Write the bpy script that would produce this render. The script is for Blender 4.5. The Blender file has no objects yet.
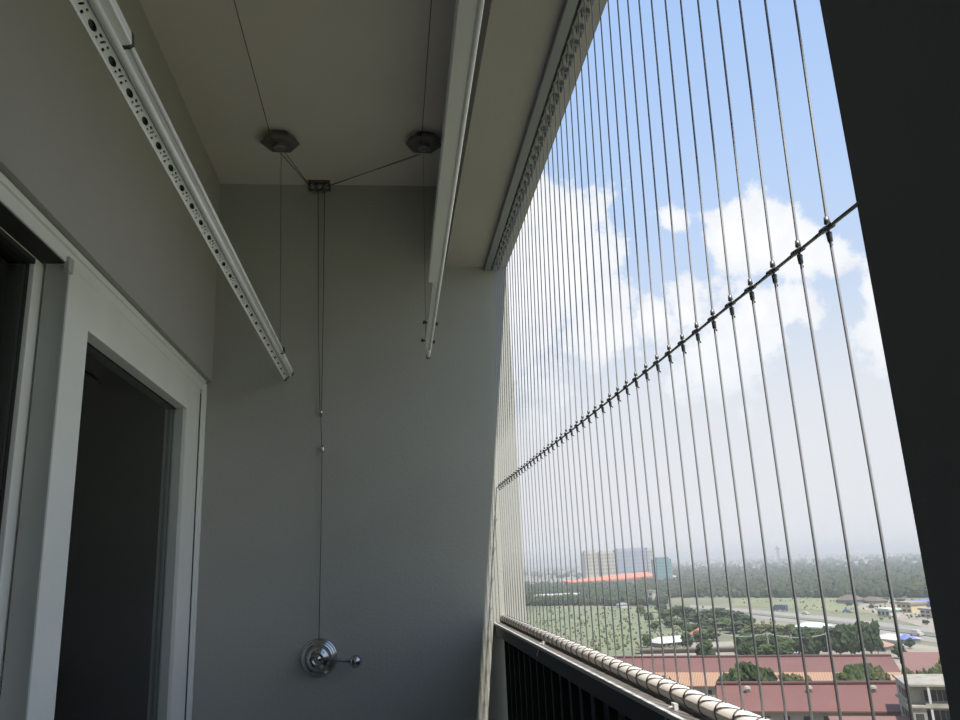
import bpy, bmesh, math, random
from mathutils import Vector, Matrix, noise
random.seed(7)
R_ = random.Random(11)
scene = bpy.context.scene
COL = scene.collection

# ------------------------------------------------------------------ camera
CAM = Vector((0, 0, 1.3))
ROT = Matrix(((0.99313747, 0.01475401, -0.11601851),
              (-0.10830049, -0.25844436, -0.9599362),
              (-0.04414723, 0.96591347, -0.25507291)))
FPX = 780.0
cd = bpy.data.cameras.new('camera')
cam = bpy.data.objects.new('camera', cd)
COL.objects.link(cam)
cd.sensor_width = 36.0
cd.lens = FPX / 960 * 36
cd.clip_start = 0.02
cd.clip_end = 60000
cam.matrix_world = Matrix.Translation(CAM) @ ROT.to_4x4()
scene.camera = cam

def ray(px, py):
    return (ROT @ Vector((px - 480, 360 - py, -FPX))).normalized()

def at_z(px, py, z):            # point on a horizontal plane
    d = ray(px, py)
    return CAM + d * ((z - CAM.z) / d.z)

# ------------------------------------------------------------------ exposure
vs = scene.view_settings
vs.view_transform = 'Standard'
vs.look = 'None'
vs.gamma = 1
vs.use_curve_mapping = False
vs.exposure = 0.12

# ------------------------------------------------------------------ sun
SUN_E = 6.5
sl = bpy.data.lights.new('sun', 'SUN')
sl.energy = SUN_E
sl.angle = math.radians(0.7)
sl.color = (1.0, 0.95, 0.86)
so = bpy.data.objects.new('sun', sl)
COL.objects.link(so)
so.location = (20, -30, 60)
so.rotation_euler = Vector((0.11, -0.50, 1.0)).to_track_quat('Z', 'Y').to_euler()

# ------------------------------------------------------------------ sky with clouds
world = bpy.data.worlds.new('sky')
scene.world = world
world.use_nodes = True
SKY_STRENGTH = 1.0

def build_sky():
    nt = world.node_tree
    N = nt.nodes
    L = nt.links
    N.clear()
    out = N.new('ShaderNodeOutputWorld')
    bg = N.new('ShaderNodeBackground')
    bg.inputs['Strength'].default_value = SKY_STRENGTH
    L.new(bg.outputs[0], out.inputs[0])
    tc = N.new('ShaderNodeTexCoord')
    nrm = N.new('ShaderNodeVectorMath'); nrm.operation = 'NORMALIZE'
    L.new(tc.outputs['Generated'], nrm.inputs[0])
    D = nrm.outputs[0]
    sep = N.new('ShaderNodeSeparateXYZ')
    L.new(D, sep.inputs[0])

    def math_(op, a, b=None, c=None, clamp=False):
        n = N.new('ShaderNodeMath'); n.operation = op; n.use_clamp = clamp
        for i, v in enumerate((a, b, c)):
            if v is None:
                continue
            if isinstance(v, (int, float)):
                n.inputs[i].default_value = v
            else:
                L.new(v, n.inputs[i])
        return n.outputs[0]

    def smooth(v, lo, hi, a=0.0, b=1.0):
        n = N.new('ShaderNodeMapRange'); n.interpolation_type = 'SMOOTHSTEP'
        L.new(v, n.inputs[0])
        n.inputs[1].default_value = lo; n.inputs[2].default_value = hi
        n.inputs[3].default_value = a; n.inputs[4].default_value = b
        return n.outputs[0]

    def tex(scale, detail, rough=0.55, vec=None):
        n = N.new('ShaderNodeTexNoise')
        n.inputs['Scale'].default_value = scale
        n.inputs['Detail'].default_value = detail
        n.inputs['Roughness'].default_value = rough
        L.new(vec or D, n.inputs['Vector'])
        return n.outputs['Fac']

    def mix(f, a, b):
        n = N.new('ShaderNodeMix'); n.data_type = 'RGBA'
        if isinstance(f, (int, float)):
            n.inputs[0].default_value = f
        else:
            L.new(f, n.inputs[0])
        for i, v in ((6, a), (7, b)):
            if isinstance(v, tuple):
                n.inputs[i].default_value = (*v, 1)
            else:
                L.new(v, n.inputs[i])
        return n.outputs[2]

    ramp = N.new('ShaderNodeValToRGB')
    cr = ramp.color_ramp
    stops = [(0.0, (0.65, 0.67, 0.70)), (0.06, (0.69, 0.715, 0.75)), (0.17, (0.66, 0.72, 0.80)),
             (0.30, (0.55, 0.66, 0.84)), (0.42, (0.46, 0.61, 0.87)), (0.60, (0.38, 0.55, 0.86)), (1.0, (0.30, 0.46, 0.80))]
    while len(cr.elements) < len(stops):
        cr.elements.new(0.5)
    for e, (p, c) in zip(cr.elements, stops):
        e.position = p; e.color = (*c, 1)
    L.new(sep.outputs['Z'], ramp.inputs[0])
    base = ramp.outputs[0]
    # cloud puffs: direction, angular radius, softness
    n_big = tex(8.0, 10.0, 0.62)
    n_fine = tex(26.0, 6.0, 0.6)
    puffs = [(545, 265, .095), (510, 320, .11), (585, 262, .062), (606, 292, .042), (566, 225, .05), (535, 212, .05), (600, 330, .05),
             (668, 219, .022), (735, 238, .036), (765, 248, .034), (800, 246, .036), (795, 262, .04), (835, 262, .035), (655, 318, .03),
             (690, 312, .036), (716, 322, .032), (760, 312, .04), (795, 306, .045), (812, 316, .04), (880, 300, .06), (870, 350, .07), (740, 350, .08)]
    acc = None
    for px, py, r in puffs:
        c = ray(px, py)
        dn = N.new('ShaderNodeVectorMath'); dn.operation = 'DISTANCE'
        L.new(D, dn.inputs[0]); dn.inputs[1].default_value = c
        v = math_('MULTIPLY_ADD', dn.outputs['Value'], -1.0 / r, 1.0)
        acc = v if acc is None else math_('SMOOTH_MAX', acc, v, 0.25)
    f = math_('ADD', acc, math_('MULTIPLY_ADD', n_big, 4.4, -2.15))
    f = math_('ADD', f, math_('MULTIPLY_ADD', n_fine, 1.5, -0.75))
    dens = smooth(f, 0.0, 0.50)
    # other clouds elsewhere round the sky, so the light comes from a whole sky
    wide = smooth(tex(2.3, 8.0, 0.6), 0.52, 0.66)
    away = math_('SUBTRACT', 1.0, smooth(math_('DISTANCE', 0, 0) if False else sep.outputs['Y'], 0.45, 0.75), clamp=True)
    dens = math_('MAXIMUM', dens, math_('MULTIPLY', math_('MULTIPLY', wide, away), 0.9))
    # thin milky veil low down
    veil = smooth(sep.outputs['Z'], 0.34, 0.12)
    veil = math_('MULTIPLY', veil, math_('MULTIPLY_ADD', n_big, 0.7, 0.45, clamp=True), clamp=True)
    shade = smooth(f, 0.1, 1.8)
    cl = mix(shade, (0.84, 0.87, 0.91), (0.99, 0.985, 0.97))
    cl = mix(smooth(n_fine, 0.42, 0.72, 0.0, 0.5), cl, (0.74, 0.77, 0.83))
    col = mix(veil, base, (0.745, 0.765, 0.80))
    dens2 = math_('MULTIPLY', dens, smooth(sep.outputs['Z'], 0.10, 0.26, 0.25, 1.0))
    col = mix(dens2, col, cl)
    L.new(col, bg.inputs['Color'])
build_sky()

# ------------------------------------------------------------------ helpers
MATS = {}
def mat(name, color, rough=0.6, metal=0.0, var=0.08, scale=6.0, bump=0.0, bscale=60.0, spec=0.5, color2=None, emit=None):
    if name in MATS:
        return MATS[name]
    m = bpy.data.materials.new(name)
    m.use_nodes = True
    nt = m.node_tree
    N, L = nt.nodes, nt.links
    b = N['Principled BSDF']
    b.inputs['Roughness'].default_value = rough
    b.inputs['Metallic'].default_value = metal
    b.inputs['Specular IOR Level'].default_value = spec
    tc = N.new('ShaderNodeTexCoord')
    tn = N.new('ShaderNodeTexNoise')
    tn.inputs['Scale'].default_value = scale
    tn.inputs['Detail'].default_value = 5
    L.new(tc.outputs['Object'], tn.inputs['Vector'])
    mr = N.new('ShaderNodeMapRange')
    mr.inputs[1].default_value = 0.3; mr.inputs[2].default_value = 0.7
    L.new(tn.outputs['Fac'], mr.inputs[0])
    mx = N.new('ShaderNodeMix'); mx.data_type = 'RGBA'
    L.new(mr.outputs[0], mx.inputs[0])
    c2 = color2 or tuple(min(1, c * (1 + var)) for c in color)
    c1 = color if color2 else tuple(c * (1 - var) for c in color)
    mx.inputs[6].default_value = (*c1, 1)
    mx.inputs[7].default_value = (*c2, 1)
    L.new(mx.outputs[2], b.inputs['Base Color'])
    if bump:
        t2 = N.new('ShaderNodeTexNoise')
        t2.inputs['Scale'].default_value = bscale
        t2.inputs['Detail'].default_value = 4
        L.new(tc.outputs['Object'], t2.inputs['Vector'])
        bp = N.new('ShaderNodeBump')
        bp.inputs['Strength'].default_value = bump
        bp.inputs['Distance'].default_value = 0.004
        L.new(t2.outputs['Fac'], bp.inputs['Height'])
        L.new(bp.outputs[0], b.inputs['Normal'])
    MATS[name] = m
    return m

def stripes(name, c1, c2, freq, axis='X', rough=0.6, fac=0.5):
    """ribbed sheet: a wave along one object axis colours and bumps the surface"""
    m = mat(name, c1, rough, var=0.1, scale=0.15)
    nt = m.node_tree
    N, L = nt.nodes, nt.links
    b = N['Principled BSDF']
    tc = N.new('ShaderNodeTexCoord')
    w = N.new('ShaderNodeTexWave')
    w.bands_direction = axis
    w.inputs['Scale'].default_value = freq
    w.inputs['Distortion'].default_value = 0.3
    L.new(tc.outputs['Object'], w.inputs['Vector'])
    old = b.inputs['Base Color'].links[0].from_socket
    mm = N.new('ShaderNodeMath'); mm.operation = 'MULTIPLY'; mm.inputs[1].default_value = fac
    L.new(w.outputs['Fac'], mm.inputs[0])
    mx = N.new('ShaderNodeMix'); mx.data_type = 'RGBA'
    L.new(mm.outputs[0], mx.inputs[0])
    L.new(old, mx.inputs[6]); mx.inputs[7].default_value = (*c2, 1)
    L.new(mx.outputs[2], b.inputs['Base Color'])
    return m

def glass_mat(name, tint=(0.80, 0.86, 0.84)):
    m = bpy.data.materials.new(name)
    m.use_nodes = True
    nt = m.node_tree
    N, L = nt.nodes, nt.links
    N.clear()
    o = N.new('ShaderNodeOutputMaterial')
    t = N.new('ShaderNodeBsdfTransparent'); t.inputs[0].default_value = (*tint, 1)
    g = N.new('ShaderNodeBsdfGlossy'); g.inputs['Roughness'].default_value = 0.01
    f = N.new('ShaderNodeFresnel'); f.inputs[0].default_value = 1.45
    x = N.new('ShaderNodeMixShader')
    L.new(f.outputs[0], x.inputs[0]); L.new(t.outputs[0], x.inputs[1]); L.new(g.outputs[0], x.inputs[2])
    L.new(x.outputs[0], o.inputs[0])
    return m

def obj(name, bm, m, parent=None, smooth=False, loc=None):
    me = bpy.data.meshes.new(name)
    bmesh.ops.recalc_face_normals(bm, faces=bm.faces)
    if smooth:
        for f in bm.faces:
            f.smooth = True
    bm.to_mesh(me)
    bm.free()
    for x in (m if isinstance(m, (list, tuple)) else [m]):
        me.materials.append(x)
    o = bpy.data.objects.new(name, me)
    COL.objects.link(o)
    if loc is not None:
        o.location = loc
    if parent is not None:
        o.parent = parent
    return o

def tag(o, label=None, cat=None, group=None, kind=None):
    if label: o['label'] = label
    if cat: o['category'] = cat
    if group: o['group'] = group
    if kind: o['kind'] = kind
    return o

def thing(name, label, cat, loc=(0, 0, 0), rz=0.0, group=None):
    o = bpy.data.objects.new(name, None)
    o.empty_display_size = 0.05
    COL.objects.link(o)
    o.location = loc
    o.rotation_euler = (0, 0, rz)
    return tag(o, label, cat, group)

def struct(name, bm, m, parent=None, smooth=False):
    o = obj(name, bm, m, parent, smooth)
    if parent is None:
        o['kind'] = 'structure'
    return o

def BM():
    return bmesh.new()

def box(bm, x0, x1, y0, y1, z0, z1, bev=0.0, M=None, mi=0):
    vs_ = [bm.verts.new((x, y, z)) for x in (x0, x1) for y in (y0, y1) for z in (z0, z1)]
    idx = [(0, 1, 3, 2), (4, 6, 7, 5), (0, 4, 5, 1), (2, 3, 7, 6), (0, 2, 6, 4), (1, 5, 7, 3)]
    fs = [bm.faces.new([vs_[i] for i in q]) for q in idx]
    for f in fs:
        f.material_index = mi
    if bev > 0:
        es = list({e for f in fs for e in f.edges})
        r = bmesh.ops.bevel(bm, geom=es, offset=bev, segments=2, affect='EDGES', profile=0.5)
        vs_ = list({v for f in r['faces'] for v in f.verts})
    if M is not None:
        bmesh.ops.transform(bm, matrix=M, verts=vs_)
    return bm

def tube(bm, pts, r, seg=8, cap=True):
    """tube along a polyline; r a number or a list"""
    pts = [Vector(p) for p in pts]
    rs = r if isinstance(r, (list, tuple)) else [r] * len(pts)
    rings = []
    for i, p in enumerate(pts):
        a = pts[max(0, i - 1)]; b = pts[min(len(pts) - 1, i + 1)]
        d = (b - a).normalized()
        u = d.cross(Vector((0.13, 0.31, 0.94)))
        if u.length < 0.1:
            u = d.cross(Vector((1, 0, 0)))
        u.normalize(); v = d.cross(u)
        rings.append([bm.verts.new(p + (u * math.cos(2 * math.pi * k / seg) + v * math.sin(2 * math.pi * k / seg)) * rs[i]) for k in range(seg)])
    for a, b in zip(rings, rings[1:]):
        for k in range(seg):
            bm.faces.new((a[k], a[(k + 1) % seg], b[(k + 1) % seg], b[k]))
    if cap:
        bm.faces.new(rings[0][::-1]); bm.faces.new(rings[-1])
    return bm

def lathe(bm, prof, seg=40, M=None):
    """profile of (radius, height) about +Z"""
    rings = []
    new = []
    for r, h in prof:
        if r < 1e-5:
            v = bm.verts.new((0, 0, h)); rings.append([v]); new.append(v)
        else:
            ring = [bm.verts.new((r * math.cos(2 * math.pi * k / seg), r * math.sin(2 * math.pi * k / seg), h)) for k in range(seg)]
            rings.append(ring); new += ring
    for a, b in zip(rings, rings[1:]):
        for k in range(seg):
            k2 = (k + 1) % seg
            if len(a) == 1 and len(b) == 1:
                continue
            if len(a) == 1:
                bm.faces.new((a[0], b[k], b[k2]))
            elif len(b) == 1:
                bm.faces.new((a[k], a[k2], b[0]))
            else:
                bm.faces.new((a[k], a[k2], b[k2], b[k]))
    if M is not None:
        bmesh.ops.transform(bm, matrix=M, verts=new)
    return bm

def extrude_profile(bm, prof, y0, y1):
    """closed XZ outline swept along Y"""
    a = [bm.verts.new((x, y0, z)) for x, z in prof]
    b = [bm.verts.new((x, y1, z)) for x, z in prof]
    n = len(prof)
    for k in range(n):
        bm.faces.new((a[k], a[(k + 1) % n], b[(k + 1) % n], b[k]))
    bm.faces.new(a[::-1]); bm.faces.new(b)
    return bm

def sphere(bm, c, r, sub=2, sc=(1, 1, 1)):
    g = bmesh.ops.create_icosphere(bm, subdivisions=sub, radius=r)
    bmesh.ops.transform(bm, matrix=Matrix.Translation(c) @ Matrix.Diagonal((*sc, 1)), verts=g['verts'])
    return g['verts']

# ------------------------------------------------------------------ materials
M_wall = mat('grey_wall_paint', (0.42, 0.41, 0.385), 0.75, var=0.05, scale=2.5, bump=0.25, bscale=90)
M_endwall = mat('end_wall_paint', (0.42, 0.425, 0.39), 0.75, var=0.06, scale=2.0, bump=0.25, bscale=90)
M_ceil = mat('ceiling_paint', (0.66, 0.615, 0.585), 0.8, var=0.05, scale=2.0, bump=0.2, bscale=70)
M_beam = mat('beam_paint', (0.42, 0.395, 0.385), 0.8, var=0.05, scale=2.0, bump=0.2, bscale=70)
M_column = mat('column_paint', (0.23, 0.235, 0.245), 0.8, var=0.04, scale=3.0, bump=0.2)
M_floor = mat('floor_tile', (0.55, 0.53, 0.49), 0.5, var=0.1, scale=4.0)
M_room = mat('room_paint', (0.62, 0.66, 0.60), 0.8)
M_frame = mat('white_frame', (0.90, 0.91, 0.86), 0.4, var=0.03)
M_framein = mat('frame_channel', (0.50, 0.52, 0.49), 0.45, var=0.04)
M_gasket = mat('black_gasket', (0.02, 0.02, 0.02), 0.6)
M_glass = glass_mat('door_glass')
M_rod = mat('white_aluminium', (0.88, 0.88, 0.88), 0.35, metal=0.0, var=0.03)
M_dark = mat('black_plastic', (0.03, 0.03, 0.03), 0.45)
M_steel = mat('wire_steel', (0.40, 0.41, 0.44), 0.5, metal=0.2, var=0.05)
M_clip = mat('crimp_steel', (0.22, 0.225, 0.24), 0.45, metal=0.6)
M_chrome = mat('chrome', (0.52, 0.53, 0.54), 0.24, metal=1.0, var=0.04)
M_plate = mat('pulley_plate', (0.13, 0.125, 0.12), 0.5, metal=0.3)
M_cable = mat('airer_cable', (0.10, 0.10, 0.10), 0.5, metal=0.3)
M_track = mat('track_aluminium', (0.27, 0.28, 0.32), 0.45, metal=0.4)
M_pipe = mat('anchor_pipe', (0.66, 0.61, 0.57), 0.5, var=0.06, scale=12)
M_rail = mat('rail_paint', (0.030, 0.032, 0.033), 0.45, var=0.1)
M_panel = mat('rail_panel', (0.022, 0.026, 0.026), 0.5, var=0.1)

# ------------------------------------------------------------------ balcony shell
XL, XR, YB = -0.607, 0.363, 2.70      # left wall face, column face, end wall face
ZC, ZB = 2.705, 2.375                 # ceiling, beam soffit
XBI, XBO = 0.212, 0.442               # beam inner and outer faces
ZL = 1.955                            # lintel over the sliding door
Y0 = -1.3

b = BM(); box(b, -0.85, 0.46, Y0 - 0.2, YB + 0.3, -0.15, 0.0); struct('floor', b, M_floor)
b = BM(); box(b, -0.85, XBO, Y0 - 0.2, YB + 0.4, ZC, 2.95); struct('ceiling', b, M_ceil)
b = BM(); box(b, -0.85, XL, Y0, YB, ZL, ZC); box(b, -0.85, XL, Y0, -0.55, 0.0, ZL)
struct('wall_left', b, M_wall)
b = BM(); box(b, -0.85, XBO, YB, YB + 0.4, 0.0, ZC); struct('wall_back', b, M_endwall)
b = BM(); box(b, -0.85, XBO, Y0 - 0.2, Y0, 0.0, ZC); struct('wall_front', b, M_wall)
b = BM(); box(b, 0.35, 0.41, Y0, -0.15, 0.0, 1.05); struct('wall_added_parapet', b, M_column)  # parapet of an unseen opening added behind the camera to brighten the balcony
b = BM(); box(b, XBI, XBO, Y0, YB, ZB, ZC); struct('trim_1', b, M_beam)
tag(bpy.data.objects['trim_1'], 'grey concrete beam running along the top of the open side')
b = BM(); 
def plan_prism(bm, pts, z0, z1):
    a = [bm.verts.new((x, y, z0)) for x, y in pts]; c = [bm.verts.new((x, y, z1)) for x, y in pts]
    for k in range(len(pts)):
        q = (k + 1) % len(pts)
        bm.faces.new((a[k], a[q], c[q], c[k]))
    bm.faces.new(a[::-1]); bm.faces.new(c)
plan_prism(b, [(XR, -0.15), (XR, 0.519), (0.3705, 0.519), (0.441, 0.17), (0.441, -0.15)], 0.0, ZB - 0.002); struct('wall_right', b, M_column)  # unseen outer side is splayed so the sun reaches the wires

# dark room behind the door
b = BM(); box(b, -4.2, -4.1, -0.8, 3.4, 0, 2.6); struct('wall_room', b, M_room)
b = BM(); box(b, -4.1, -0.85, 3.3, 3.4, 0, 2.6); struct('wall_room_back', b, M_room)
b = BM(); box(b, -4.1, -0.85, -0.8, -0.7, 0, 2.6); struct('wall_room_front', b, M_room)
b = BM(); box(b, -4.2, -0.85, -0.8, 3.4, -0.1, 0); struct('floor_room', b, M_room)
b = BM(); box(b, -4.2, -0.85, -0.8, 3.4, 2.6, 2.7); struct('ceiling_room', b, M_room)
b = BM(); box(b, -0.95, -0.85, 2.66, 3.3, 0, 2.6); box(b, -0.95, -0.85, -0.7, 2.66, ZL + 0.01, 2.6); box(b, -0.95, -0.85, -0.7, -0.55, 0, ZL)
struct('wall_room_side', b, M_room)

# ------------------------------------------------------------------ sliding door
door = bpy.data.objects.new('door_1', None); COL.objects.link(door); door['kind'] = 'structure'
door.location = (-0.69, 1.1, 0)
def dobj(name, bm, m, parent=None, lab=None):
    bmesh.ops.translate(bm, verts=bm.verts, vec=(0.69, -1.1, 0))
    o = obj(name, bm, m, parent or door)
    if lab: o['label'] = lab
    return o
XF = -0.627
Y1, Y2 = -0.55, 2.699
b = BM()   # frame: head with a stepped lip, jamb, sill
box(b, -0.80, XF, Y1, Y2, 1.9135, ZL, bev=0.001)
box(b, XF - 0.002, XF + 0.006, Y1, Y2, 1.940, ZL - 0.001, bev=0.002)
box(b, -0.80, XF, 2.650, Y2, 0.0, 1.912, bev=0.001)
box(b, XF - 0.001, XF + 0.006, 2.677, Y2, 0.0, ZL - 0.002, bev=0.002)
box(b, -0.80, XF, Y1, Y1 + 0.05, 0.0, 1.912)
box(b, -0.80, XF, Y1, Y2, 0.0, 0.05)
fr = dobj('frame', b, M_frame)
b = BM()   # inner channels of the far jamb and head
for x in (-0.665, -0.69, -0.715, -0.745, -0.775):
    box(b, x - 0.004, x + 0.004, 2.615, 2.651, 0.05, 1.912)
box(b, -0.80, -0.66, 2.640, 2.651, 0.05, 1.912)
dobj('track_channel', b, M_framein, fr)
b = BM()
for x in (-0.70, -0.735, -0.775):
    box(b, x - 0.003, x + 0.003, Y1 + 0.05, 2.65, 1.897, 1.912)
dobj('head_channel', b, M_plate, fr, 'dark ribs of the head track')

def leaf(x, y0, y1, sw, depth, name, ztop, zg, gd=None, sw2=None, bead=None):
    """door leaf with stiles sw wide and top rail zg..ztop; the face at x"""
    bb = BM()
    box(bb, x - depth, x, y0, y0 + sw, 0.055, ztop, bev=0.0015)
    gd = gd or depth * 0.5
    sw2 = sw2 or sw
    box(bb, x - gd - depth * 0.5, x, y1 - sw2, y1, 0.055, ztop, bev=0.0015)
    box(bb, x - depth, x - 0.0005, y0 + sw, y1 - sw2, zg, ztop)
    box(bb, x - depth, x - 0.0005, y0 + sw, y1 - sw2, 0.055, 0.16)
    lf = dobj(name, bb, M_frame)
    gb = BM(); box(gb, x - gd - 0.003, x - gd + 0.003, y0 + sw, y1 - sw2, 0.16, zg)
    dobj('glass_pane', gb, M_glass, lf)
    g2 = BM()
    e = 0.003
    box(g2, x - gd - 0.005, x - gd + 0.005, y0 + sw, y0 + sw + e, 0.16, zg)
    box(g2, x - gd - 0.005, x - gd + 0.005, y1 - sw2 - e, y1 - sw2, 0.16, zg)
    box(g2, x - gd - 0.005, x - gd + 0.005, y0 + sw, y1 - sw2, zg - e, zg)
    g3 = BM()
    box(g3, x - gd - 0.002, x - 0.010, y1 - sw2 - 0.008, y1 - sw2, 0.16, zg)
    if bead is M_gasket: box(g3, x - gd - 0.002, x + 0.0005, y0 + sw, y1 - sw2, zg - 0.010, zg)
    dobj('glazing_bead', g3, bead or M_frame, lf)
    dobj('gasket', g2, M_gasket, lf, 'black glazing gasket')
    return lf
lf = leaf(XF - 0.0005, 1.518, 2.632, 0.132, 0.041, 'sliding_leaf', 1.9134, 1.815, gd=0.036, sw2=0.157, bead=M_framein)
b = BM(); box(b, -0.667, XF - 0.001, 1.5160, 1.5178, 0.06, 1.909); dobj('stile_side_shade', b, M_framein, lf, 'side face of the leaf stile, its shade painted grey')  # grey plate puts the side face's shade into its colour
b = BM(); box(b, XF - 0.004, XF + 0.006, 1.510, 1.533, 1.895, 1.925, bev=0.001)
box(b, XF - 0.001, XF + 0.004, 1.515, 1.522, 0.06, 1.90)
dobj('stile_cap', b, M_framein, lf, 'small grey cap at the top of the stile')
leaf(-0.6720, 0.45, 1.600, 0.118, 0.028, 'sliding_leaf', 1.911, 1.908, bead=M_gasket)
b = BM(); box(b, -0.80, -0.631, Y1 + 0.05, 1.514, 1.9115, 1.914); dobj('head_shade_plate', b, M_gasket, fr, 'dark plate painted as the shade under the head track')  # black plate in place of the shade in the track recess
b = BM(); box(b, XF - 0.010, XF - 0.0005, 2.633, 2.6495, 0.05, 1.90)
dobj('brush_seal', b, M_gasket, fr, 'dark seal strip')

# ------------------------------------------------------------------ safety grille of steel wires
XW = 0.365
ZPIPE = 1.130
grille = thing('safety_grille', 'grille of thin steel wires stretched from top track to handrail across the open balcony side', 'safety grille', (XW, 1.6, ZPIPE))
gl = Vector((XW, 1.6, ZPIPE))
def gobj(name, bm, m, parent=grille, smooth=False, lab=None):
    bmesh.ops.translate(bm, verts=bm.verts, vec=-gl)
    o = obj(name, bm, m, parent, smooth)
    if lab: o['label'] = lab
    return o
b = BM()
box(b, 0.356, 0.379, 0.515, YB, 2.359, ZB, bev=0.002)
box(b, 0.3865, 0.3905, 0.515, YB, 2.363, ZB)
gobj('top_track', b, M_track, lab='grey aluminium track along the beam')
wy = [0.564 + 0.0484 * k for k in range(44)]
wy = [y for y in wy if y < 2.69]
ZX = 1.559
XT = 0.383
def vertical_wire(y, k):
    bb = BM()
    j = R_.uniform(-0.0015, 0.0015)
    tube(bb, [(XW, y, ZPIPE + 0.012), (XW + 0.0005, y + j * 0.5, 1.34), (XW, y, ZX), (XT + 0.001, y, 2.356)], 0.00122, 6)
    # the wire turns over the hook in the track and comes back down as a short tail
    pts = []
    for a in range(0, 9):
        t = math.pi * a / 8
        pts.append((XT + 0.006 * (1 - math.cos(t)), y + 0.004 * a / 8, 2.356 + 0.010 * math.sin(t)))
    tube(bb, pts, 0.00122, 5)
    tube(bb, [(XT + 0.012, y + 0.004, 2.356), (XT + 0.016, y + 0.022, 2.349), (XT + 0.004, y + 0.0445, 2.357)], 0.0011, 5)
    return gobj('vertical_wire', bb, M_steel, smooth=True)
def hook(y):
    bb = BM()
    box(bb, XT + 0.014, XT + 0.030, y + 0.010, y + 0.026, 2.360, ZB, bev=0.003)
    tube(bb, [(XT + 0.022, y + 0.018, 2.349), (XT + 0.022, y + 0.018, 2.362)], 0.003, 8)
    return gobj('hook', bb, M_clip, lab='small dark hook under the beam')
def crimp(y):
    bb = BM()
    tube(bb, [(XW - .001, y - 0.009, ZX - .0005), (XW - .001, y + 0.009, ZX + .0005)], 0.0026, 8)
    tube(bb, [(XW, y, ZX + 0.004), (XW, y, ZX + 0.010)], [0.0026, 0.0021], 8)
    tube(bb, [(XW, y, ZX - 0.012), (XW, y, ZX - 0.004)], [0.0021, 0.0026], 8)
    tube(bb, [(XW, y + 0.002, ZX - 0.010), (XW + 0.006, y + 0.008, ZX - 0.012)], 0.0012, 5)
    return gobj('crimp_sleeve', bb, M_clip, smooth=True, lab='dark crimped sleeve where the wires cross')
for k, y in enumerate(wy):
    vertical_wire(y, k)
    hook(y)
    crimp(y)
b = BM(); tube(b, [(XW - .001, 0.515, ZX), (XW - .001, 1.6, ZX - 0.003), (XW - .001, YB, ZX)], 0.0017, 6)
gobj('cross_wire', b, M_steel, smooth=True)
b = BM()    # lower anchor pipe on the rail with the wire passing round it at every pitch
tube(b, [(XW, 0.515, ZPIPE), (XW, YB, ZPIPE)], 0.0112, 20)
gobj('anchor_pipe', b, M_pipe, smooth=True, lab='pale pipe the wires are wound round')
for y in wy:
    b = BM()
    pts = []
    for a in range(0, 17):
        t = 2 * math.pi * a / 16
        pts.append((XW + 0.0116 * math.sin(t), y - 0.003 + 0.006 * a / 16, ZPIPE + 0.0116 * math.cos(t)))
    tube(b, pts, 0.0012, 6)
    gobj('wire_loop', b, M_cable, smooth=True, lab='dark turn of wire round the pale pipe')

# ------------------------------------------------------------------ railing
rail = thing('balcony_railing', 'black metal balcony railing with vertical bars beneath the pale pipe', 'railing', (0.36, 1.6, 0.0))
def robj(name, bm, m, lab=None):
    bmesh.ops.translate(bm, verts=bm.verts, vec=(-0.36, -1.6, 0))
    o = obj(name, bm, m, rail)
    if lab: o['label'] = lab
    return o
M_railtop = mat('rail_worn_top', (0.17, 0.155, 0.145), 0.5, var=0.25, scale=18)
M_edge = mat('rail_edge', (0.62, 0.62, 0.60), 0.4)
b = BM(); box(b, 0.3365, 0.400, 0.519, YB, 1.078, 1.113, bev=0.001); robj('top_rail', b, M_rail)
b = BM(); box(b, 0.337, 0.400, 0.519, YB, 1.113, 1.1165); robj('top_plate', b, M_railtop, 'worn brownish top plate')
b = BM(); box(b, 0.3310, 0.3365, 0.519, YB, 1.110, 1.1175, bev=0.001); robj('edge_highlight', b, M_edge, 'pale strip painted as the highlight on the rail edge')  # pale colour stands for the sunlit highlight on the dark rail's edge
b = BM(); box(b, 0.345, 0.390, 0.515, YB, 0.06, 0.11); robj('bottom_rail', b, M_rail)
y = 0.60
while y < 2.66:
    b = BM(); box(b, 0.350, 0.366, y - 0.004, y + 0.004, 0.11, 1.078, bev=0.001); robj('bar', b, M_rail)
    y += 0.095
b = BM(); box(b, 0.371, 0.380, 0.515, YB - 0.03, 0.11, 1.078); robj('panel', b, M_panel, 'dark infill sheet behind the bars')
for y in (1.02, 1.9):
    b = BM(); box(b, 0.3455, 0.351, y - 0.006, y + 0.006, 1.1165, 1.124); tube(b, [(0.348, y, 1.12), (0.340, y + 0.003, 1.118), (0.331, y + 0.001, 1.092)], 0.0016, 6)
    robj('pipe_clip', b, M_edge, 'small pale clip with a loose tail')

# ------------------------------------------------------------------ drying rods
def fill_cell(bm, outer, holes, M, th):
    """plate with holes in the local UV plane, thickened"""
    tmp = bmesh.new()
    for lp in [outer] + holes:
        vv = [tmp.verts.new((u, v, 0)) for u, v in lp]
        for i in range(len(vv)):
            tmp.edges.new((vv[i], vv[(i + 1) % len(vv)]))
    bmesh.ops.triangle_fill(tmp, use_beauty=True, edges=list(tmp.edges))
    r = bmesh.ops.extrude_face_region(tmp, geom=list(tmp.faces))
    ev = [v for v in r['geom'] if isinstance(v, bmesh.types.BMVert)]
    bmesh.ops.translate(tmp, verts=ev, vec=(0, 0, th))
    bmesh.ops.transform(tmp, matrix=M, verts=tmp.verts)
    me = bpy.data.meshes.new('tmp')
    tmp.to_mesh(me); tmp.free()
    bm.from_mesh(me)
    bpy.data.meshes.remove(me)

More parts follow.
